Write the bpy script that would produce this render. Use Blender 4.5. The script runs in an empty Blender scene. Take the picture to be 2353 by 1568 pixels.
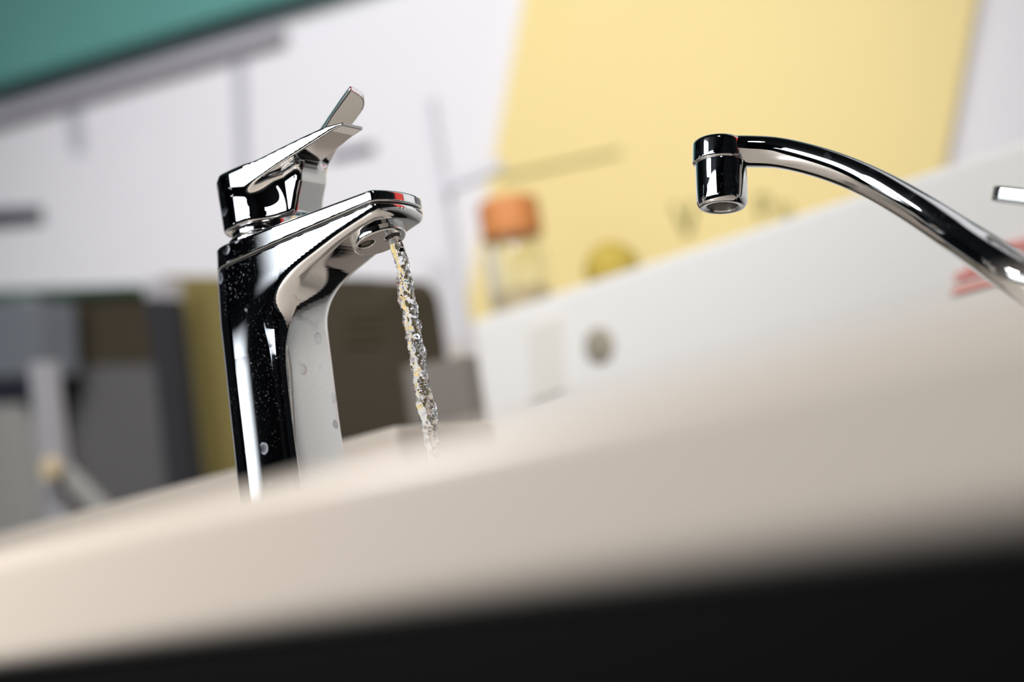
import bpy, bmesh, math, random
import numpy as np
from mathutils import Matrix, Vector
random.seed(4)
SC = bpy.context.scene
COL = SC.collection

# ------------------------------------------------------------------ camera
LENS = 50.0
FPX = LENS/36*2353
ROLL = math.radians(9); PITCH = math.radians(9)
CAM = np.array([0, 0, 1.0])
FWD = np.array([0, math.cos(PITCH), math.sin(PITCH)])
_up0 = np.array([0, -math.sin(PITCH), math.cos(PITCH)])
_rt0 = np.array([1., 0, 0])
RT = math.cos(ROLL)*_rt0 - math.sin(ROLL)*_up0
UP = math.sin(ROLL)*_rt0 + math.cos(ROLL)*_up0
cd = bpy.data.cameras.new('camera'); cam = bpy.data.objects.new('camera', cd); COL.objects.link(cam)
cam.matrix_world = Matrix(((RT[0], UP[0], -FWD[0], CAM[0]), (RT[1], UP[1], -FWD[1], CAM[1]), (RT[2], UP[2], -FWD[2], CAM[2]), (0, 0, 0, 1)))
cd.lens = LENS; cd.sensor_width = 36; cd.clip_start = 0.01; cd.clip_end = 50
cd.dof.use_dof = True; cd.dof.focus_distance = 0.662; cd.dof.aperture_fstop = 2.9
SC.camera = cam

# ------------------------------------------------------------------ view, world
SC.view_settings.view_transform = 'Standard'; SC.view_settings.look = 'None'
SC.view_settings.gamma = 1.0; SC.view_settings.use_curve_mapping = False
SC.view_settings.exposure = 0.0
w = bpy.data.worlds.new('world'); SC.world = w; w.use_nodes = True
bgn = w.node_tree.nodes['Background']; bgn.inputs[0].default_value = (0.8, 0.85, 1, 1); bgn.inputs[1].default_value = 0.05

# room axes: e1 runs along the counters, e2 from the camera towards the back wall
A = math.radians(42)
E1 = np.array([math.cos(A), -math.sin(A), 0]); E2 = np.array([math.sin(A), math.cos(A), 0]); E3 = np.array([0, 0, 1.])
ROOM = Matrix(((E1[0], E2[0], 0, 0), (E1[1], E2[1], 0, 0), (0, 0, 1, 0), (0, 0, 0, 1)))
# booth axes: the white wall, the yellow board and the fascia are turned less
AK = math.radians(18)
K1 = np.array([math.cos(AK), -math.sin(AK), 0]); K2 = np.array([math.sin(AK), math.cos(AK), 0])
BOOTH = Matrix(((K1[0], K2[0], 0, 0), (K1[1], K2[1], 0, 0), (0, 0, 1, 0), (0, 0, 0, 1)))
def R(a, b, z): return Vector(E1*a + E2*b + E3*z)

def area(name, loc, target, sx, sy, power, color=(1, 1, 1)):
    l = bpy.data.lights.new(name, 'AREA'); l.shape = 'RECTANGLE'; l.size = sx; l.size_y = sy; l.energy = power; l.color = color
    o = bpy.data.objects.new(name, l); COL.objects.link(o); o.location = loc
    o.rotation_euler = (Vector(target)-Vector(loc)).to_track_quat('-Z', 'Y').to_euler()
    return o
def spot(name, loc, target, power, angle, blend=1.0, size=.05, color=(1, 1, 1)):
    l = bpy.data.lights.new(name, 'SPOT'); l.energy = power; l.spot_size = math.radians(angle); l.spot_blend = blend; l.shadow_soft_size = size; l.color = color
    o = bpy.data.objects.new(name, l); COL.objects.link(o); o.location = loc
    o.rotation_euler = (Vector(target)-Vector(loc)).to_track_quat('-Z', 'Y').to_euler()
    return o
spot('booth_spot', (.25, -.9, 2.7), (.12, 1.8, 1.5), 185, 50, size=.12, color=(1, .985, .98))
spot('wall_spot', (-.35, -.3, 2.9), (-.1, 1.8, 1.5), 125, 46, size=.1, color=(1, .985, .99))
spot('slab_fill_spot', R(-.62, -.12, 1.34), R(-.3, .2, 1.0), 11.5, 100, size=.03, color=(1, .96, .91))  # added out-of-frame spot that makes the slab brighter toward the left
spot('panel_fill_spot', (1.0, -.5, 2.7), (1.0, .92, 1.4), 150, 32, size=.08, color=(1, .97, .93))  # added fill, lights the off-frame surfaces mirrored in the tap's front
area('ceiling_fill', R(-1.3, -2.0, 3.15), R(-.1, .4, 1), 1.1, .8, 42, (1, .975, .95))  # added fill light to brighten the slab

# ------------------------------------------------------------------ helpers
def ray(x, y): return FWD + (x-1176.5)/FPX*RT - (y-784)/FPX*UP
def P(x, y, d): return CAM + d*ray(x, y)
def on_plane(x, y, n, c):
    r = ray(x, y); return CAM + r*((c - CAM@n)/(r@n))
def wallpt(x, y, b, fr=ROOM):
    """point of the vertical plane e2 = b seen at picture point, as (a, z)"""
    n1, n2 = (E1, E2) if fr is ROOM else (K1, K2)
    q = on_plane(x, y, n2, b); return (q@n1, q[2])

def mat(name, col, rough=.5, metal=0, var=0.0, scale=6, bump=0, bscale=60, spec=.5, **kw):
    m = bpy.data.materials.new(name); m.use_nodes = True; nt = m.node_tree; b = nt.nodes['Principled BSDF']
    b.inputs['Base Color'].default_value = (*col, 1); b.inputs['Roughness'].default_value = rough; b.inputs['Metallic'].default_value = metal
    b.inputs['Specular IOR Level'].default_value = spec
    for k, v in kw.items(): b.inputs[k].default_value = v
    tc = nt.nodes.new('ShaderNodeTexCoord')
    if var:
        n = nt.nodes.new('ShaderNodeTexNoise'); n.inputs['Scale'].default_value = scale; n.inputs['Detail'].default_value = 4
        nt.links.new(tc.outputs['Object'], n.inputs['Vector'])
        mx = nt.nodes.new('ShaderNodeMix'); mx.data_type = 'RGBA'
        mx.inputs[6].default_value = (*[c*(1-var) for c in col], 1); mx.inputs[7].default_value = (*[min(1, c*(1+var)) for c in col], 1)
        nt.links.new(n.outputs['Fac'], mx.inputs[0]); nt.links.new(mx.outputs[2], b.inputs['Base Color'])
    if bump:
        n = nt.nodes.new('ShaderNodeTexNoise'); n.inputs['Scale'].default_value = bscale
        nt.links.new(tc.outputs['Object'], n.inputs['Vector'])
        bp = nt.nodes.new('ShaderNodeBump'); bp.inputs['Strength'].default_value = bump; bp.inputs['Distance'].default_value = .002
        nt.links.new(n.outputs['Fac'], bp.inputs['Height']); nt.links.new(bp.outputs['Normal'], b.inputs['Normal'])
    return m
def emis(name, col, s):
    m = bpy.data.materials.new(name); m.use_nodes = True; nt = m.node_tree; b = nt.nodes['Principled BSDF']
    b.inputs['Base Color'].default_value = (*col, 1); b.inputs['Emission Color'].default_value = (*col, 1); b.inputs['Emission Strength'].default_value = s
    return m
def srgb(r, g, b):
    f = lambda c: (c/255/12.92) if c/255 <= .04045 else ((c/255+.055)/1.055)**2.4
    return (f(r), f(g), f(b))

def chrome_mat(name, spots=1.0, dust=.5):
    """polished chrome with dried water spots and fine limescale specks"""
    m = bpy.data.materials.new(name); m.use_nodes = True; nt = m.node_tree; N = nt.nodes; L = nt.links
    b = N['Principled BSDF']; b.inputs['Metallic'].default_value = 1; b.inputs['Base Color'].default_value = (.86, .87, .88, 1)
    tc = N.new('ShaderNodeTexCoord')
    # ring shaped drops
    warp = N.new('ShaderNodeTexNoise'); warp.inputs['Scale'].default_value = 260
    L.new(tc.outputs['Object'], warp.inputs['Vector'])
    va = N.new('ShaderNodeVectorMath'); va.operation = 'MULTIPLY_ADD'; va.inputs[1].default_value = (.0014, .0014, .0014)
    L.new(warp.outputs['Color'], va.inputs[0]); L.new(tc.outputs['Object'], va.inputs[2])
    vo = N.new('ShaderNodeTexVoronoi'); vo.inputs['Scale'].default_value = 110; L.new(va.outputs[0], vo.inputs['Vector'])
    ring = N.new('ShaderNodeValToRGB'); cr = ring.color_ramp
    cr.elements[0].position = 0; cr.elements[0].color = (.45, .45, .45, 1)
    cr.elements[1].position = .36; cr.elements[1].color = (0, 0, 0, 1)
    e = cr.elements.new(.2); e.color = (.5, .5, .5, 1); e = cr.elements.new(.3); e.color = (1, 1, 1, 1)
    L.new(vo.outputs['Distance'], ring.inputs['Fac'])
    sel = N.new('ShaderNodeMath'); sel.operation = 'GREATER_THAN'; sel.inputs[1].default_value = .72
    sp = N.new('ShaderNodeSeparateColor'); L.new(vo.outputs['Color'], sp.inputs[0]); L.new(sp.outputs[0], sel.inputs[0])
    patch = N.new('ShaderNodeTexNoise'); patch.inputs['Scale'].default_value = 34; L.new(tc.outputs['Object'], patch.inputs['Vector'])
    pr = N.new('ShaderNodeMapRange'); pr.inputs[1].default_value = .5; pr.inputs[2].default_value = .62; L.new(patch.outputs['Fac'], pr.inputs[0])
    m1 = N.new('ShaderNodeMath'); m1.operation = 'MULTIPLY'; L.new(ring.outputs['Color'], m1.inputs[0]); L.new(sel.outputs[0], m1.inputs[1])
    m2 = N.new('ShaderNodeMath'); m2.operation = 'MULTIPLY'; L.new(m1.outputs[0], m2.inputs[0]); L.new(pr.outputs[0], m2.inputs[1])
    m2b = N.new('ShaderNodeMath'); m2b.operation = 'MULTIPLY'; L.new(m2.outputs[0], m2b.inputs[0]); m2b.inputs[1].default_value = .55*spots
    # fine specks
    fn = N.new('ShaderNodeTexNoise'); fn.inputs['Scale'].default_value = 900; fn.inputs['Detail'].default_value = 2; L.new(tc.outputs['Object'], fn.inputs['Vector'])
    fr = N.new('ShaderNodeMapRange'); fr.inputs[1].default_value = .62; fr.inputs[2].default_value = .72; L.new(fn.outputs['Fac'], fr.inputs[0])
    p2 = N.new('ShaderNodeTexNoise'); p2.inputs['Scale'].default_value = 22; L.new(tc.outputs['Object'], p2.inputs['Vector'])
    p2r = N.new('ShaderNodeMapRange'); p2r.inputs[1].default_value = .45; p2r.inputs[2].default_value = .65; p2r.inputs[4].default_value = dust; L.new(p2.outputs['Fac'], p2r.inputs[0])
    m3 = N.new('ShaderNodeMath'); m3.operation = 'MULTIPLY'; L.new(fr.outputs[0], m3.inputs[0]); L.new(p2r.outputs[0], m3.inputs[1])
    tot = N.new('ShaderNodeMath'); tot.operation = 'MAXIMUM'; L.new(m2b.outputs[0], tot.inputs[0]); L.new(m3.outputs[0], tot.inputs[1])
    ro = N.new('ShaderNodeMapRange'); ro.inputs[3].default_value = .018; ro.inputs[4].default_value = .5; L.new(tot.outputs[0], ro.inputs[0])
    L.new(ro.outputs[0], b.inputs['Roughness'])
    lime = N.new('ShaderNodeBsdfDiffuse'); lime.inputs['Color'].default_value = (.42, .46, .56, 1)
    ms = N.new('ShaderNodeMixShader'); out = N['Material Output']
    sc = N.new('ShaderNodeMath'); sc.operation = 'MULTIPLY'; sc.inputs[1].default_value = .8; L.new(tot.outputs[0], sc.inputs[0])
    L.new(sc.outputs[0], ms.inputs[0]); L.new(b.outputs[0], ms.inputs[1]); L.new(lime.outputs[0], ms.inputs[2]); L.new(ms.outputs[0], out.inputs['Surface'])
    return m

M = {
 'chrome': chrome_mat('spotted_chrome', 1.5, .38),
 'chrome2': chrome_mat('clean_chrome', .25, .15),
 'wall': mat('white_wall', srgb(228, 226, 230), .8, var=.015),
 'yellow': mat('pale_yellow_print', srgb(232, 210, 143), .6, var=.01),
 'teal': mat('teal_paint', srgb(80, 142, 135), .6, var=.12, scale=3),
 'beige': mat('cream_ceramic', srgb(236, 224, 211), .32, var=.01),
 'white': mat('white_counter', srgb(240, 238, 234), .45, var=.01),
 'black': mat('black_cabinet', (.002, .0021, .0026), .6, bump=.1, spec=.1),
 'dark': mat('dark_hall', (.012, .014, .02), .9),
 'floor': mat('hall_floor', (.10, .10, .105), .7, var=.1),
 'grey': mat('grey_print', srgb(176, 176, 184), .8),
 'midgrey': mat('grey_rail', srgb(165, 161, 168), .7, var=.05),
 'inkgrey': mat('grey_ink', srgb(70, 70, 80), .8),
 'lightgrey': mat('light_grey_metal', srgb(176, 174, 178), .5),
 'postgrey': mat('post_grey', srgb(222, 222, 230), .6),
 'olive_ink': mat('olive_ink', srgb(120, 120, 60), .8),
 'wood': mat('orange_wood', srgb(206, 132, 72), .6, var=.2, scale=30),
 'olive': mat('olive_panel', srgb(128, 115, 64), .7, var=.08),
 'brown': mat('dark_brown_panel', srgb(62, 54, 38), .7, var=.12),
 'slate': mat('slate_panel', srgb(100, 98, 98), .7, var=.06),
 'bluegrey': mat('blue_grey_panel', srgb(120, 124, 130), .6, var=.05),
 'char': mat('charcoal_post', srgb(44, 44, 50), .6),
 'navy': mat('dark_navy', srgb(28, 32, 44), .7),
 'palegrey': mat('pale_grey_panel', srgb(165, 163, 158), .7, var=.04),
 'cream': mat('cream_knob', srgb(226, 205, 165), .6),
 'green': mat('dark_green', srgb(40, 84, 62), .8, var=.3, scale=25),
 'olivevase': mat('olive_glaze', srgb(184, 160, 66), .75),
 'red': mat('red_panel', srgb(214, 50, 36), .6),
 'redink': mat('red_ink', srgb(232, 132, 122), .7),
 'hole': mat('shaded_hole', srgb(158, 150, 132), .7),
 'strip': mat('painted_shade_beige', srgb(230, 226, 217), .6),
 'taupe': mat('taupe_panel', srgb(134, 127, 120), .7),
 'slat': mat('slat_brown', srgb(84, 75, 48), .7),
 'pit': mat('dark_recess', (.03, .028, .022), .6),
 'mesh': mat('aerator_grey', (.10, .09, .07), .35, bump=.8, bscale=900),
 'window': emis('window_daylight', (.88, .94, 1.0), 2.1),
 'bluestrip': emis('blue_daylight', (.82, .9, 1.0), 1.6),
}
g = mat('water', (1, 1, 1), .0); gb = g.node_tree.nodes['Principled BSDF']; gb.inputs['Transmission Weight'].default_value = 1; gb.inputs['IOR'].default_value = 1.333; M['water'] = g
g = mat('jar_glass', (.97, .98, .95), .02); gb = g.node_tree.nodes['Principled BSDF']; gb.inputs['Transmission Weight'].default_value = 1; gb.inputs['IOR'].default_value = 1.45; M['glass'] = g

def link(o, parent=None, label=None, cat=None, group=None, kind=None):
    COL.objects.link(o)
    if parent is not None: o.parent = parent
    if label: o['label'] = label
    if cat: o['category'] = cat
    if group: o['group'] = group
    if kind: o['kind'] = kind
    return o
def mobj(name, bm, m, parent=None, smooth=False, mw=None, **kw):
    me = bpy.data.meshes.new(name); bmesh.ops.recalc_face_normals(bm, faces=bm.faces); bm.to_mesh(me); bm.free()
    me.materials.append(M[m] if isinstance(m, str) else m)
    if smooth: me.shade_smooth()
    o = bpy.data.objects.new(name, me); link(o, parent, **kw)
    if mw is not None: o.matrix_world = mw
    return o
def empty(name, loc=(0, 0, 0), **kw):
    o = bpy.data.objects.new(name, None); o.empty_display_size = .05; link(o, **kw); o.location = loc
    bpy.context.view_layer.update(); return o
def keep(o, parent):
    """parent while keeping the world placement"""
    o.parent = parent; o.matrix_parent_inverse = parent.matrix_world.inverted()
    return o
def box(bm, a0, a1, b0, b1, z0, z1, bev=0, seg=3):
    r = bmesh.ops.create_cube(bm, size=1)
    bmesh.ops.scale(bm, vec=(a1-a0, b1-b0, z1-z0), verts=r['verts'])
    bmesh.ops.translate(bm, vec=((a0+a1)/2, (b0+b1)/2, (z0+z1)/2), verts=r['verts'])
    if bev:
        es = list({e for v in r['verts'] for e in v.link_edges})
        bmesh.ops.bevel(bm, geom=es, offset=bev, segments=seg, profile=.5, affect='EDGES')
def rbox(name, m, a0, a1, b0, b1, z0, z1, bev=.002, parent=None, seg=3, fr=ROOM, **kw):
    """box along the room axes; the object's origin sits at its base"""
    bm = bmesh.new(); ca, cb = (a0+a1)/2, (b0+b1)/2
    box(bm, a0-ca, a1-ca, b0-cb, b1-cb, 0, z1-z0, bev, seg)
    mw = fr @ Matrix.Translation((ca, cb, z0))
    o = mobj(name, bm, m, None, smooth=False, **kw); o.matrix_world = mw
    if parent is not None: bpy.context.view_layer.update(); keep(o, parent)
    return o
def prism(name, m, pts, b0, thick, parent=None, bev=.001, fr=ROOM, **kw):
    """outline given as (a, z) on the plane e2 = b0, extruded to b0 + thick"""
    bm = bmesh.new()
    f = [bm.verts.new((a, b0, z)) for a, z in pts]; bk = [bm.verts.new((a, b0+thick, z)) for a, z in pts]
    bm.faces.new(f); bm.faces.new(bk[::-1]); n = len(pts)
    for i in range(n): bm.faces.new((f[i], bk[i], bk[(i+1) % n], f[(i+1) % n]))
    if bev:
        es = [e for e in bm.edges if (e.verts[0].co.y == e.verts[1].co.y)]
        bmesh.ops.bevel(bm, geom=es, offset=bev, segments=2, profile=.5, affect='EDGES')
    o = mobj(name, bm, m, None, mw=fr.copy(), **kw)
    if parent is not None: bpy.context.view_layer.update(); keep(o, parent)
    return o
def quadpix(pix, b, fr=ROOM): return [wallpt(x, y, b, fr) for x, y in pix]
def lathe(name, m, prof, loc, seg=48, parent=None, axis=None, **kw):
    bm = bmesh.new(); rings = []
    for r, z in prof:
        if r < 1e-6: rings.append([bm.verts.new((0, 0, z))])
        else: rings.append([bm.verts.new((r*math.cos(2*math.pi*k/seg), r*math.sin(2*math.pi*k/seg), z)) for k in range(seg)])
    for A_, B_ in zip(rings, rings[1:]):
        for k in range(seg):
            k2 = (k+1) % seg
            if len(A_) == 1 and len(B_) == 1: continue
            if len(A_) == 1: bm.faces.new((A_[0], B_[k], B_[k2]))
            elif len(B_) == 1: bm.faces.new((A_[k], B_[0], A_[k2]))
            else: bm.faces.new((A_[k], B_[k], B_[k2], A_[k2]))
    o = mobj(name, bm, m, None, smooth=True, **kw)
    mw = Matrix.Translation(loc)
    if axis is not None: mw = mw @ Vector(axis).to_track_quat('Z', 'Y').to_matrix().to_4x4()
    o.matrix_world = mw
    if parent is not None: bpy.context.view_layer.update(); keep(o, parent)
    return o
def roundprof(pts, r, n=5):
    """round the inner corners of an (r, z) outline"""
    out = [pts[0]]
    for p, q, s in zip(pts, pts[1:], pts[2:]):
        p, q, s = map(np.array, (p, q, s)); d1 = p-q; d2 = s-q; l1 = np.linalg.norm(d1); l2 = np.linalg.norm(d2); k = min(r, l1*.45, l2*.45)
        a = q+d1/l1*k; c = q+d2/l2*k
        for i in range(n+1):
            t = i/n; out.append(tuple((1-t)**2*a+2*t*(1-t)*q+t*t*c))
    out.append(pts[-1]); return [tuple(o) for o in out]
def catmull(P_, n):
    P_ = [np.array(p, float) for p in P_]; Q = [2*P_[0]-P_[1]]+P_+[2*P_[-1]-P_[-2]]; out = []
    for i in range(1, len(Q)-2):
        for k in range(n):
            t = k/n; a, b, c, d = Q[i-1:i+3]
            out.append(.5*((2*b)+(c-a)*t+(2*a-5*b+4*c-d)*t*t+(-a+3*b-3*c+d)*t**3))
    out.append(P_[-1]); return out

# ------------------------------------------------------------------ iso-surface modelling (units: millimetres)
def poly2(px, py, pts):
    """signed distance to a closed polygon, negative inside"""
    pts = np.array(pts, float); n = len(pts); d = np.full(px.shape, 1e9); s = np.ones(px.shape)
    for i in range(n):
        a = pts[i]; b = pts[i-1]; e = b-a; wx = px-a[0]; wy = py-a[1]
        t = np.clip((wx*e[0]+wy*e[1])/(e@e), 0, 1); dx = wx-e[0]*t; dy = wy-e[1]*t
        d = np.minimum(d, dx*dx+dy*dy)
        c1 = py >= a[1]; c2 = py < b[1]; c3 = e[0]*wy > e[1]*wx
        flip = (c1 & c2 & c3) | (~c1 & ~c2 & ~c3); s = np.where(flip, -s, s)
    return s*np.sqrt(d)
def smax(a, b, r):
    return np.minimum(np.maximum(a+r, b+r), 0)+np.sqrt(np.maximum(a+r, 0)**2+np.maximum(b+r, 0)**2)-r
def smin(a, b, k):
    h = np.clip(.5+.5*(b-a)/k, 0, 1); return b*(1-h)+a*h-k*h*(1-h)
def iso(name, f, lo, hi, h, m, mw, parent=None, unit=.001, **kw):
    """surface-net mesh of f = 0, snapped onto the surface, with exact normals"""
    ax = [np.arange(lo[i], hi[i]+h, h) for i in range(3)]
    X, Y, Z = np.meshgrid(*ax, indexing='ij'); F = f(X, Y, Z); ins = F < 0
    nx, ny, nz = F.shape
    cnt = np.zeros((nx-1, ny-1, nz-1), int)
    for i in (0, 1):
        for j in (0, 1):
            for k in (0, 1): cnt += ins[i:nx-1+i, j:ny-1+j, k:nz-1+k]
    act = (cnt > 0) & (cnt < 8); idx = -np.ones(act.shape, int); ii = np.argwhere(act); idx[act] = np.arange(len(ii))
    acc = np.zeros((len(ii), 3)); num = np.zeros(len(ii)); o8 = [(i, j, k) for i in (0, 1) for j in (0, 1) for k in (0, 1)]
    for p in o8:
        for axn in range(3):
            if p[axn] == 1: continue
            q = list(p); q[axn] = 1
            fa = F[ii[:, 0]+p[0], ii[:, 1]+p[1], ii[:, 2]+p[2]]; fb = F[ii[:, 0]+q[0], ii[:, 1]+q[1], ii[:, 2]+q[2]]
            c = (fa < 0) != (fb < 0); t = np.where(c, fa/np.where(fa-fb == 0, 1, fa-fb), 0)
            pos = np.array(p, float)[None, :].repeat(len(ii), 0); pos[:, axn] += t
            acc += np.where(c[:, None], pos, 0); num += c
    V = (ii+acc/num[:, None])*h+np.array([a[0] for a in ax])
    def grad(V, e=.12):
        G = np.zeros_like(V)
        for a in range(3):
            d = np.zeros(3); d[a] = e; p = V+d; q = V-d
            G[:, a] = (f(p[:, 0], p[:, 1], p[:, 2])-f(q[:, 0], q[:, 1], q[:, 2]))/(2*e)
        return G
    for _ in range(4):
        G = grad(V); v = f(V[:, 0], V[:, 1], V[:, 2]); st = (v/np.maximum((G**2).sum(1), .05))[:, None]*G
        ln = np.linalg.norm(st, axis=1, keepdims=True); st *= np.minimum(1, .5*h/np.maximum(ln, 1e-9)); V = V-st
    G = grad(V, .25); G /= np.maximum(np.linalg.norm(G, axis=1, keepdims=True), 1e-9)
    faces = []
    def quads(mask, cells, inside_first):
        q = np.argwhere(mask)
        c = [idx[q[:, 0]+d[0], q[:, 1]+d[1], q[:, 2]+d[2]] for d in cells]
        a = np.stack(c, 1); fl = inside_first[mask]; a[~fl] = a[~fl][:, ::-1]; return a
    # edges along each axis (interior only)
    s = ins
    mk = s[:-1, 1:-1, 1:-1] != s[1:, 1:-1, 1:-1]; faces.append(quads(mk, [(0, 0, 0), (0, 1, 0), (0, 1, 1), (0, 0, 1)], s[:-1, 1:-1, 1:-1]))
    mk = s[1:-1, :-1, 1:-1] != s[1:-1, 1:, 1:-1]; faces.append(quads(mk, [(0, 0, 0), (0, 0, 1), (1, 0, 1), (1, 0, 0)], s[1:-1, :-1, 1:-1]))
    mk = s[1:-1, 1:-1, :-1] != s[1:-1, 1:-1, 1:]; faces.append(quads(mk, [(0, 0, 0), (1, 0, 0), (1, 1, 0), (0, 1, 0)], s[1:-1, 1:-1, :-1]))
    Fc = np.concatenate(faces)
    me = bpy.data.meshes.new(name); me.from_pydata((V*unit).tolist(), [], Fc.tolist()); me.update()
    me.shade_smooth(); me.normals_split_custom_set_from_vertices(G.tolist())
    me.materials.append(M[m] if isinstance(m, str) else m)
    o = bpy.data.objects.new(name, me); link(o, None, **kw); o.matrix_world = mw
    if parent is not None: bpy.context.view_layer.update(); keep(o, parent)
    return o

# ------------------------------------------------------------------ the hall
ROOM_A = (-4.6, 3.0); ROOM_B = (-3.0, 3.4); ROOM_H = 3.2
def shell(name, m, *d): return rbox(name, m, *d, bev=0, kind='structure')
shell('floor', 'floor', ROOM_A[0], ROOM_A[1], ROOM_B[0], ROOM_B[1], -.05, 0)
shell('ceiling', 'dark', ROOM_A[0], ROOM_A[1], ROOM_B[0], ROOM_B[1], ROOM_H, ROOM_H+.05)
shell('wall_far', 'dark', ROOM_A[0], ROOM_A[1], ROOM_B[1], ROOM_B[1]+.06, 0, ROOM_H)
KB = 1.86
wb = rbox('wall_back', 'wall', -2.3, 1.3, KB, KB+.06, 0, ROOM_H, bev=0, fr=BOOTH, kind='structure')
shell('wall_front', 'dark', ROOM_A[0], ROOM_A[1], ROOM_B[0]-.06, ROOM_B[0], 0, ROOM_H)
shell('wall_left', 'dark', ROOM_A[0]-.06, ROOM_A[0], ROOM_B[0], ROOM_B[1], 0, ROOM_H)
shell('wall_right', 'dark', ROOM_A[1], ROOM_A[1]+.06, ROOM_B[0], ROOM_B[1], 0, ROOM_H)
shell('window_1', 'window', -3.28, -2.6, ROOM_B[0], ROOM_B[0]+.03, 2.08, 2.98)
shell('window_2', 'window', -3.56, -3.38, ROOM_B[0], ROOM_B[0]+.03, 1.3, 1.95)
shell('window_3', 'window', -2.55, .95, ROOM_B[0], ROOM_B[0]+.03, 1.84, 2.3)
shell('window_4', 'window', -2.55, .6, ROOM_B[0], ROOM_B[0]+.03, 2.33, 3.15)

# printed marks on the white back wall
BW = KB
def mark(name, m, pix, label=None, t=.003):
    return prism(name, m, quadpix(pix, BW-t, BOOTH), BW-t, t, wb, bev=0, label=label, fr=BOOTH)
mark('printed_line', 'grey', [(0, 232), (330, 150), (620, 72), (620, 92), (330, 178), (0, 268)])
mark('printed_lettering', 'inkgrey', [(752, 352), (858, 328), (861, 350), (755, 372)])
mark('printed_lettering', 'inkgrey', [(-40, 480), (95, 475), (98, 515), (-40, 528)])
mark('printed_stripe', 'grey', [(150, 255), (185, 248), (192, 350), (165, 352)])
for x in (535,): mark('printed_stripe', 'grey', [(x, 110), (x+26, 104), (x+38, 560), (x+16, 560)])

# teal fascia and grey track along the top
BT = KB-.052
t0 = quadpix([(0, 205), (560, 4)], BT, BOOTH); zt = (t0[0][1]+t0[1][1])/2
rbox('teal_fascia', 'teal', -2.28, 1.28, BT, BT+.048, zt, zt+.6, fr=BOOTH, label='long teal fascia board across the upper left above the white wall', cat='fascia')
q = wallpt(330, 162, BT+.02, BOOTH)
rbox('wall_rail', 'midgrey', -2.28, wallpt(640, 80, BT+.02, BOOTH)[0], BT+.03, BT+.048, q[1]-.009, q[1]+.009, fr=BOOTH, label='thin grey rail running just below the teal fascia', cat='rail')

# slanted yellow board
BY = KB-.02
ypix = [(1222, -120), (2275, -150), (2110, 700), (1020, 980)]
yb = prism('yellow_board', 'yellow', quadpix(ypix, BY, BOOTH), BY, .012, bev=.002, fr=BOOTH, label='big slanted pale yellow display board behind the glass jar', cat='board')
prism('printed_line', 'olive_ink', quadpix([(1150, 404), (1425, 345), (1426, 353), (1150, 413)], BY-.002, BOOTH), BY-.002, .002, yb, bev=0, fr=BOOTH)
def strokes(name, m, segs, wpx, b, parent, t=.002, fr=ROOM):
    bm = bmesh.new()
    for (x0, y0, x1, y1) in segs:
        p = np.array(wallpt(x0, y0, b, fr)); q = np.array(wallpt(x1, y1, b, fr)); d = q-p; d /= np.linalg.norm(d); n = np.array([-d[1], d[0]])*wpx/2*.0005
        c = [p+n, p-n, q-n, q+n]; f = [bm.verts.new((v[0], b, v[1])) for v in c]; k = [bm.verts.new((v[0], b+t, v[1])) for v in c]
        bm.faces.new(f); bm.faces.new(k[::-1])
        for i in range(4): bm.faces.new((f[i], k[i], k[(i+1) % 4], f[(i+1) % 4]))
    o = mobj(name, bm, m, None, mw=fr.copy()); bpy.context.view_layer.update(); keep(o, parent); return o
strokes('printed_lettering', 'olive_ink', [(1548, 470, 1580, 540), (1594, 462, 1580, 540)], 13, BY-.0022, yb, fr=BOOTH)
strokes('printed_lettering', 'olive_ink', [(1738, 450, 1750, 510), (1738, 450, 1765, 455), (1765, 455, 1768, 476), (1768, 476, 1745, 480), (1790, 470, 1798, 500), (1798, 500, 1815, 495), (1815, 495, 1808, 465)], 9, BY-.0022, yb, fr=BOOTH)

# slim grey post with a cross arm
st = empty('display_stand', R(*wallpt(1025, 900, 1.21)[:1], 1.21, 0), label='slim grey upright post with a short arm in front of the white wall', cat='stand')
a_, z_ = wallpt(1015, 205, 1.2); a2, _ = wallpt(1025, 800, 1.2)
rbox('post', 'postgrey', (a_+a2)/2-.0045, (a_+a2)/2+.0045, 1.2, 1.216, 0, z_, parent=st)
p0 = wallpt(1020, 432, 1.2); p1 = wallpt(1150, 405, 1.2)
rbox('arm', 'postgrey', p0[0], p1[0], 1.2, 1.21, p0[1]-.006, p0[1]+.006, parent=st, bev=.001)

# ------------------------------------------------------------------ white display counter at the back
BC = 1.07; ZC = 1.262
ca0 = wallpt(1092, 830, BC)[0]
wc = empty('display_counter', R(1.0, 1.14, 0), label='tall white counter rising to the right behind the second tap', cat='counter')
rbox('body', 'white', ca0, 2.2, BC, BC+.15, 0, ZC, bev=.006, parent=wc)
hp = on_plane(1378, 795, E2, BC)
lathe('round_recess', 'hole', [(0, .0016), (.015, .0016), (.018, .0), (.018, -.004)], hp-E2*.001, parent=wc, axis=-E2, label='dark round hole in the white face')
prism('shade_strip', 'strip', quadpix([(1212, 748), (1292, 722), (1296, 900), (1222, 930)], BC-.003), BC-.003, .003, wc, bev=.001)  # band of shade on the counter face, painted as a greyer strip
# red print on its face
strokes('red_print', 'redink', [(2195, 640, 2420, 575), (2225, 615, 2300, 593), (2310, 570, 2420, 545), (2190, 675, 2420, 612)], 13, BC-.003, wc)
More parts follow.
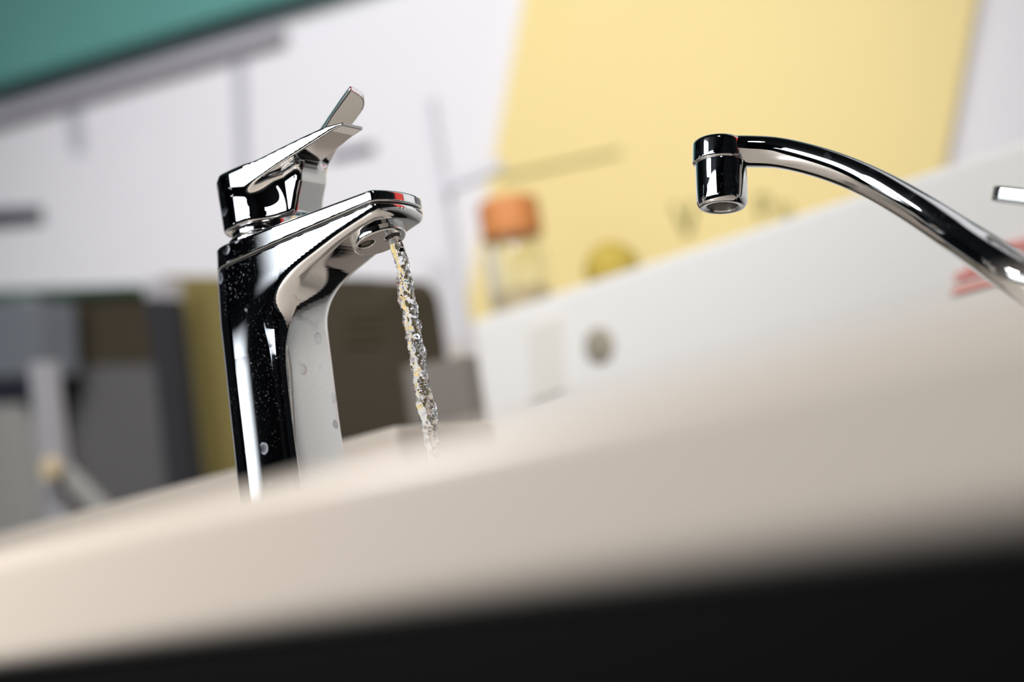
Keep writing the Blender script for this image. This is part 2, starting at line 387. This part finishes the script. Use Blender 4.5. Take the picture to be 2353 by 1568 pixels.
# ------------------------------------------------------------------ jar, vase
jc = on_plane(1172, 508, E2, BC+.068); jl = R(jc@E1, BC+.068, ZC); jh = jc[2]-ZC-.0225
jar = empty('glass_jar', jl, label='glass jar with an orange wooden lid standing on the white counter', cat='jar')
jr = .034
lathe('glass_body', 'glass', roundprof([(0, .001), (jr, .001), (jr, jh-.016), (jr*.9, jh-.006), (jr*.9, jh-.001), (jr*.84, jh-.001), (jr*.84, jh-.006), (jr-.003, jh-.017), (jr-.003, .005), (0, .005)], .006), jl, parent=jar)
lathe('contents', 'cream', roundprof([(0, .0055), (jr-.0035, .0055), (jr-.0035, .03), (0, .03)], .003), jl, parent=jar)
lathe('wooden_lid', 'wood', roundprof([(0, jh), (jr*.98, jh), (jr*.98, jh+.045), (0, jh+.047)], .006), jl, parent=jar)
vc = on_plane(1410, 640, E2, BC+.08); vl = R(vc@E1, BC+.08, ZC)
lathe('olive_vase', 'olivevase', [(0, 0)]+[(.029*math.cos(t)*(1.0 if t < 0 else 1-.12*t), .027+.027*math.sin(t)) for t in [-1.2+.15*k for k in range(18)]]+[(0, .054)], vl, label='small olive-yellow round vase on the white counter right of the jar', cat='vase')

# ------------------------------------------------------------------ furniture behind at the left
def flat(name, m, pix, b, t, parent=None, to_floor=True, bev=.002, **kw):
    q = quadpix(pix, b)
    if to_floor:
        zs = sorted(q, key=lambda v: v[1])[:2]; ids = [q.index(v) for v in zs]
        for i in ids: q[i] = (q[i][0], 0.0)
    return prism(name, m, q, b, t, parent, bev=bev, **kw)
B1 = .98
# olive-brown cabinet with a rounded top corner
oc = empty('olive_cabinet', R(*[wallpt(620, 1000, B1)[0], B1+.04, 0]), label='dark olive brown cabinet with rounded upper corner behind the running tap', cat='cabinet')
cor = []
for k in range(9):
    an = math.pi/2*k/8; cor.append((835+48*math.sin(an), 700-62*math.cos(an)))
flat('side_panel', 'olive', [(372, 634), (640, 636), (660, 1100), (412, 1120)], B1, .08, oc)
flat('door', 'brown', [(641, 637)]+cor+[(918, 960), (661, 1100)], B1, .08, oc)
strokes('slats', 'slat', [(790, y, 872, y-3) for y in (715, 738, 761, 784)], 7, B1-.004, oc, t=.004)
# charcoal upright with white cap
cp = empty('charcoal_post', R(wallpt(372, 900, B1-.06)[0], B1-.05, 0), label='narrow charcoal upright with a white top left of the olive cabinet', cat='post')
flat('shaft', 'char', [(334, 690), (372, 688), (412, 1110), (376, 1120)], B1-.06, .03, cp)
flat('cap', 'lightgrey', [(328, 645), (366, 640), (371, 686), (333, 689)], B1-.06, .03, cp, to_floor=False)
# two-tone box unit
tb = empty('storage_unit', R(wallpt(220, 900, B1+.1)[0], B1+.12, 0), label='dark storage unit with brown upper panel and grey lower panel at far left', cat='cabinet')
flat('upper_panel', 'brown', [(84, 682), (345, 672), (360, 838), (98, 842)], B1+.1, .08, tb, to_floor=False)
flat('lower_panel', 'slate', [(98, 843), (360, 839), (400, 1140), (125, 1200)], B1+.1, .08, tb)
flat('green_edge', 'green', [(-60, 668), (300, 655), (345, 671), (84, 681), (-60, 690)], B1+.09, .03, tb, to_floor=False)
# grey appliance at the frame edge
ga = empty('grey_appliance', R(wallpt(20, 1000, B1+.02)[0], B1+.04, 0), label='blue grey appliance with dark band cut by the left frame edge', cat='appliance')
flat('upper_housing', 'bluegrey', [(-90, 690), (84, 690), (92, 862), (-90, 872)], B1+.02, .06, ga, to_floor=False)
flat('dark_band', 'navy', [(-90, 873), (70, 863), (74, 925), (-90, 934)], B1+.02, .05, ga, to_floor=False)
flat('lower_housing', 'palegrey', [(-90, 935), (45, 930), (72, 1260), (-90, 1300)], B1+.02, .06, ga)
# light metal leg with a diagonal brace
lg = empty('folding_stand', R(wallpt(105, 1000, B1-.14)[0], B1-.13, 0), label='light grey metal leg with a diagonal brace and cream joint at lower left', cat='stand')
flat('leg', 'lightgrey', [(64, 838), (100, 832), (146, 1215), (106, 1235)], B1-.14, .02, lg)
bq = quadpix([(118, 1085), (140, 1065), (262, 1190), (222, 1200)], B1-.145)
prism('brace', 'palegrey', bq, B1-.145, .012, lg)
kp = on_plane(128, 1078, E2, B1-.15)
lathe('joint', 'cream', roundprof([(0, .012), (.014, .012), (.014, 0), (0, 0)], .003), kp, parent=lg, axis=-E2)
# grey box right of the stream
flat('grey_box', 'taupe', [(925, 846), (1062, 818), (1080, 1010), (940, 1040)], B1-.1, .02, label='dark grey box between the water stream and the white counter', cat='box')

# ------------------------------------------------------------------ washbasin slab, upstand, cabinet
DZ = 1.028
sl = empty('washbasin_slab', R(0, .4, .99), label='cream washbasin counter slab crossing the whole foreground out of focus', cat='countertop')
rbox('slab', 'beige', -1.3, 1.3, .195, .57, .9935, DZ, bev=.007, seg=6, parent=sl)
ua1 = wallpt(1120, 899, .655)[0]
rbox('rear_upstand', 'beige', -1.3, ua1, .571, .66, .99, 1.094, bev=.006, seg=5, parent=sl)
cb = empty('base_cabinet', R(0, .4, 0), label='black cabinet front under the cream washbasin slab', cat='cabinet')
rbox('carcass', 'black', -1.28, 1.28, .2, .65, .0, .9934, bev=.0005, parent=cb)

# ------------------------------------------------------------------ basin mixer tap (local u, w, z in mm)
aF = math.radians(36)
FU = np.array([math.cos(aF), -math.sin(aF), 0]); FW = np.array([math.sin(aF), math.cos(aF), 0])
FO = np.array([-0.12480218, 0.694659, 1.0])
def frame(O, U, W): return Matrix(((U[0], W[0], 0, O[0]), (U[1], W[1], 0, O[1]), (U[2], W[2], 1, O[2]), (0, 0, 0, 1)))
FM = frame(FO, FU, FW)
def fpt(u, w_, z): return FO+FU*u*.001+FW*w_*.001+E3*z*.001
tap = empty('basin_mixer_tap', FO+E3*.028, label='chrome basin mixer tap with forked lever, water running from its spout', cat='tap')
under = catmull([(110, 167.5), (104.5, 165.0), (97, 163.2), (88, 161.3), (78, 158.8), (66, 155.0), (56, 151.6), (48, 147.6), (42, 142.2), (38, 135), (35.6, 126), (34.2, 115), (33.6, 98), (33.4, 78), (33.6, 58), (34, 40), (34.3, 20)], 5)
side = [(-40, 20), (-40, 190), (120, 190), (120, 168.5)]+[tuple(q) for q in under]
sst = lambda t: (lambda c: c*c*(3-2*c))(np.clip(t, 0, 1))
def tap_solid(x, y, z):
    # plan outline: round back, straight flanks, front with eased corners
    ax = np.abs(y)
    hw = 19.6+.8*np.clip((120-z)/90, 0, 1)-1.6*np.clip((x-40)/60, 0, 1)
    flank = ax-hw
    cx = np.interp(z, [28, 100, 140, 160, 174], [2.4, 3.0, 3.8, 5.6, 7.6])
    flank = flank+.6*(np.clip(x-cx, 0, 99)/28)**2*sst((156-z)/40)
    plan = np.where(x < cx, np.sqrt((x-cx)**2+y**2)-hw, flank)
    tipr = (x-(106.8-3.6*(y/17)**2))*.94
    prof = poly2(x+2.4*(y/20)**2*sst((176-z)/45)*sst((x-4)/22), z, side)
    d = smax(plan, prof, 4.2+5.5*np.exp(-((z-137)/14)**2))
    d = smax(d, tipr, 3.0)
    return smax(d, z-177.3, 2.0)
def seam_z(x): return 164.5+6.2*np.clip((x+25)/128, 0, 1.1)
def body_f(x, y, z): return smax(tap_solid(x, y, z), z-(seam_z(x)-.35), .9)
def cover_f(x, y, z): return smax(smax(tap_solid(x, y, z), (seam_z(x)+.35)-z, .9), z-177.3, 2.0)
iso('body', body_f, (-26, -24, 27), (108, 24, 174), .8, 'chrome', FM, tap)
iso('spout_cover', cover_f, (-26, -24, 162), (108, 24, 179), .5, 'chrome', FM, tap)
# dark inner core closes the seam
def core_f(x, y, z): return np.maximum(tap_solid(x, y, z)+1.1, np.abs(z-168)-7)
iso('inner_core', core_f, (-26, -24, 158), (108, 24, 177), .8, 'pit', FM, tap)
# neck between body and lever
lathe('cartridge_neck', 'chrome2', roundprof([(0, .176), (.0175, .176), (.0175, .1785), (.0155, .180), (.0155, .188), (0, .188)], .0008), FO+FU*.0135, parent=tap)

# lever: hub that narrows forward and two prongs
near_side = [(12, 203), (24, 200), (44, 205), (68, 209.8), (80, 212.2), (86.5, 212.8), (87.2, 214.2), (77, 215.3), (62, 214.4), (44, 212.8), (25, 210.9), (8, 210.3), (8, 204)]
far_side = [(30, 198), (42, 204), (56, 216.5), (68, 225.5), (78, 231.3), (82.6, 234.0), (82.6, 236.8), (79, 236.2), (74, 234.4), (62, 227.5), (46, 217.5), (30, 209)]
hub_side = [(-30, 183), (-30, 210.5), (44, 212), (51, 205), (49.5, 198), (46.5, 192), (43.5, 184.5), (41, 183)]
def lever_f(x, y, z):
    c = y
    # hub: plan outline narrows toward the nose
    plan = poly2(x, y, [(-40, -30), (-4, -18.8), (16, -18.8), (25, -17.8), (31, -14.2), (41, -7.6), (46, -7.2), (60, -7), (60, 13), (46, 13), (36, 14.5), (20, 18), (0, 18.5), (-40, 30)])
    cx = 14.5-(z-183)*.045
    rnd = np.sqrt((x-cx)**2+y**2)-19.5
    plan = smax(plan, np.where(x < cx, rnd, -8), 2)
    hub = smax(poly2(x, z, hub_side), plan, 2.5)
    # flank scoops
    hub = -smin(-hub, np.sqrt((x-36)**2+(y+23)**2+((z-188)*.7)**2)-12.5, 3)
    zz = z
    near = smax(poly2(x, zz-.0*(y), near_side), np.abs(y+5.5)-np.clip(12.5-(x-30)*.09, 6.8, 12.5), 1.0)
    sl_ = -.55*x+.83*z
    far = smax(poly2(x, z+.26*(y-1), far_side), np.abs(y-7.8)-6.8, 1.0)
    far = smax(far, ((1+(sl_-149.6)*.8)-y)/1.28, .5)
    far = smax(far, smax(x-83.2, y-14.6, 7.5), .8)
    a = smin(hub, near, 5.0)
    return smin(a, far, 5.0)
iso('lever', lever_f, (-16, -24, 180), (92, 24, 240), .6, 'chrome', FM, tap)

# outlet disc under the spout tip with two openings
nrm = np.array([.12, 0, -1.0]); nrm /= np.linalg.norm(nrm)
oc_ = fpt(87, 1.0, 160.3)
oax = FU*(.25)+FW*0+E3*(-.97)
OM = Matrix.Translation(oc_) @ Vector(oax).to_track_quat('Z', 'Y').to_matrix().to_4x4()
OMi = OM.inverted()
OR = OM.to_3x3()
def local_dir(v): return np.array(OR.inverted() @ Vector(v))
la = local_dir(FU); la = la[:2]/np.linalg.norm(la[:2]); lb = local_dir(FW); lb = lb[:2]/np.linalg.norm(lb[:2])
hole_a = la*(-3.0)+lb*(-6.5); hole_b = la*6.0+lb*2.5
def disc_f(x, y, z):
    r = np.sqrt(x*x+y*y)
    d = smax(r-12.9, np.abs(z-.0)-3.0, 1.0)
    h1 = np.sqrt((x-hole_a[0])**2+(y-hole_a[1])**2)-3.9
    h2 = np.sqrt((x-hole_b[0])**2+(y-hole_b[1])**2)-3.6
    d = smax(d, -h1, .6); d = smax(d, -h2, .6); return d
iso('outlet_disc', disc_f, (-16, -16, -4), (16, 16, 4), .4, 'chrome', OM, tap)
w3 = OM @ Vector((hole_a[0]*.001, hole_a[1]*.001, .0005))
lathe('screw', 'mesh', roundprof([(0, .0022), (.0022, .0018), (.0038, 0), (.0038, -.003), (0, -.003)], .0006), w3, parent=tap, axis=oax, seg=32)
hb = OM @ Vector((hole_b[0]*.001, hole_b[1]*.001, .0))
lathe('outlet_bore', 'pit', [(0, .0005), (.0036, .0005)], hb, parent=tap, axis=oax, seg=32)

# water stream
FP = [(915, 548), (922, 600), (931, 660), (943, 730), (954, 790), (964, 850), (970, 900), (984, 955), (991, 1010), (996, 1070), (1001, 1140)]
wd = [26, 31, 32, 33, 37, 34, 31, 36, 30, 25, 22]
pts = []
for i, (x, y) in enumerate(FP):
    q = on_plane(x, y, FW, float((FO+FW*.0035)@FW)); pts.append(q)
pts[0] = np.array(hb)+np.array([0, 0, .0015]); path = catmull(pts, 26)
wid = [float(v[0]) for v in catmull([np.array([v, 0, 0]) for v in wd], 26)]
from mathutils import noise
bm = bmesh.new(); rings = []; NS = 40
for i, (c, wpx) in enumerate(zip(path, wid)):
    if c[2] < DZ+.0004: break
    rr = wpx/2*.665/FPX; ring = []
    for k in range(NS):
        an = 2*math.pi*k/NS; v = Vector((math.cos(an), math.sin(an), 0))
        s = c[2]*1000; am = min(1, i/26)
        q = Vector((v.x*1.3, v.y*1.3, s*.16)); n1 = noise.noise(q+Vector((5, 3, 1)))
        q2 = Vector((v.x*2.6, v.y*2.6, s*.42)); n2 = noise.noise(q2)
        q3 = Vector((v.x*5, v.y*5, s*1.0)); n3 = noise.noise(q3)
        tw = s*.07; el = 1+.16*math.cos(2*(an-tw))
        f_ = rr*(el+am*(.34*n1+.26*n2+.10*n3))
        ring.append(bm.verts.new((c[0]+v.x*f_, c[1]+v.y*f_, c[2])))
    rings.append(ring)
for a_, b_ in zip(rings, rings[1:]):
    for k in range(NS): bm.faces.new((a_[k], a_[(k+1) % NS], b_[(k+1) % NS], b_[k]))
bm.faces.new(rings[0][::-1]); bm.faces.new(rings[-1])
mobj('water_stream', bm, 'water', smooth=True, label='thin twisting stream of clear water falling from the mixer spout', cat='water')

# ------------------------------------------------------------------ kitchen tap with arched spout
kb = P(2690, 740, .55); kbase = np.array([kb[0], kb[1], DZ])
kt = empty('kitchen_mixer_tap', kbase, label='chrome kitchen tap with long arched spout and round outlet at right', cat='tap')
oc2 = P(1657, 400, .664)
ax2 = (P(1650, 330, .6668)-P(1655, 470, .6604)); ax2 /= np.linalg.norm(ax2)
mm = .664/FPX  # metres per picture unit at the outlet
def at_ax(h): return oc2+ax2*h*mm
ro = 59*mm
lathe('outlet', 'chrome2', roundprof([(0, -76*mm), (ro*.62, -76*mm), (ro*.64, -80*mm), (ro*.88, -82*mm), (ro*.985, -70*mm), (ro, -40*mm), (ro, 26*mm), (0, 26*mm)], .0012), oc2, parent=kt, axis=ax2, seg=72)
lathe('aerator_mesh', 'mesh', [(0, -77*mm), (ro*.6, -77*mm), (ro*.6, -72*mm)], oc2, parent=kt, axis=ax2, seg=48)
# spout arm: swept section, with the rounded collar at its end
cpix = [(1650, 349, 70, .664), (1720, 349, 73, .664), (1800, 354, 72, .660), (1900, 379, 73, .650), (2000, 419, 76, .638), (2100, 476, 80, .622), (2200, 543, 86, .602), (2353, 645, 98, .566), (2500, 742, 108, .557), (2660, 830, 116, .55)]
cen = [P(x, y, d) for x, y, t, d in cpix]; thk = [t*d/FPX for x, y, t, d in cpix]
path = catmull(cen, 14); th = [v[0] for v in catmull([np.array([t, 0, 0]) for t in thk], 14)]
bm = bmesh.new(); rings = []; NS = 56
for i, c in enumerate(path):
    tg = path[min(i+1, len(path)-1)]-path[max(i-1, 0)]; tg /= np.linalg.norm(tg)
    sd = np.cross(tg, E3); sd /= np.linalg.norm(sd); nn = np.cross(sd, tg); nn /= np.linalg.norm(nn)
    hh = th[i]/2*.97; hwid = hh*1.12; ring = []
    for k in range(NS):
        an = 2*math.pi*k/NS; cs, sn = math.cos(an), math.sin(an); e = 2.6
        r_ = (abs(cs)**e+abs(sn)**e)**(-1/e)
        x_ = r_*cs*hwid*(1.0 if sn > 0 else 1-.28*abs(r_*sn)); y_ = r_*sn*hh
        ring.append(bm.verts.new(tuple(c+sd*x_+nn*y_)))
    rings.append(ring)
for a_, b_ in zip(rings, rings[1:]):
    for k in range(NS): bm.faces.new((a_[k], b_[k], b_[(k+1) % NS], a_[(k+1) % NS]))
bm.faces.new(rings[0]); bm.faces.new(rings[-1][::-1])
o = mobj('spout', bm, 'chrome2', smooth=True); keep(o, kt)
lathe('collar', 'chrome2', roundprof([(0, 24*mm), (ro*1.03, 24*mm), (ro*1.03, 40*mm), (ro*1.0, 74*mm), (ro*.84, 81*mm), (0, 82*mm)], .0022), oc2+ (P(1650, 400, .664)-P(1655, 400, .664))*.8, parent=kt, axis=ax2, seg=72)
# body and lever beyond the frame edge
tip = P(2287, 446, .60); 
def picy(q):
    v = np.array(q)-CAM; return 784-v@UP/(v@FWD)*FPX
kh = .05
while picy(kbase+E3*kh) > 492: kh += .001
root = kbase+E3*kh
lathe('body', 'chrome2', roundprof([(0, 0), (.028, 0), (.028, .004), (.024, .006), (.024, kh-.006), (.022, kh-.001), (0, kh)], .002), kbase, parent=kt, seg=64)
dirv = root-tip; ll = np.linalg.norm(dirv); dirv /= ll; sdv = np.cross(E3, dirv); sdv /= np.linalg.norm(sdv); nv = np.cross(dirv, sdv)
LM = Matrix(((dirv[0], sdv[0], nv[0], tip[0]), (dirv[1], sdv[1], nv[1], tip[1]), (dirv[2], sdv[2], nv[2], tip[2]), (0, 0, 0, 1)))
def blade_f(x, y, z):
    hwid = 8+np.clip(x/40, 0, 1)*3.5
    pl = smax(np.abs(y)-hwid, -x, 6)
    pl = smax(pl, x-(ll*1000+14), 6)
    return smax(pl, np.abs(z-.00*x)-3.4, 1.4)
iso('lever', blade_f, (-2, -16, -6), (ll*1000+18, 16, 6), .8, 'chrome2', LM, kt)

# red display panel beyond the right frame edge
rbox('red_panel', 'red', .16, .6, 1.28, 1.3, 0, 2.2, label='red display panel standing beyond the right edge', cat='board')

rbox('added_dark_panel', 'char', .62, 2.9, 1.28, 1.3, 0, 2.6, label='unseen charcoal panel added right of the red display panel', cat='board')  # added out of view so the chrome mirrors something dark
rbox('added_white_panel', 'wall', -.3, .14, 1.28, 1.3, 0, 2.4, label='unseen white panel added left of the red display panel beyond the frame', cat='board')  # added out of view to give the chrome a pale reflection
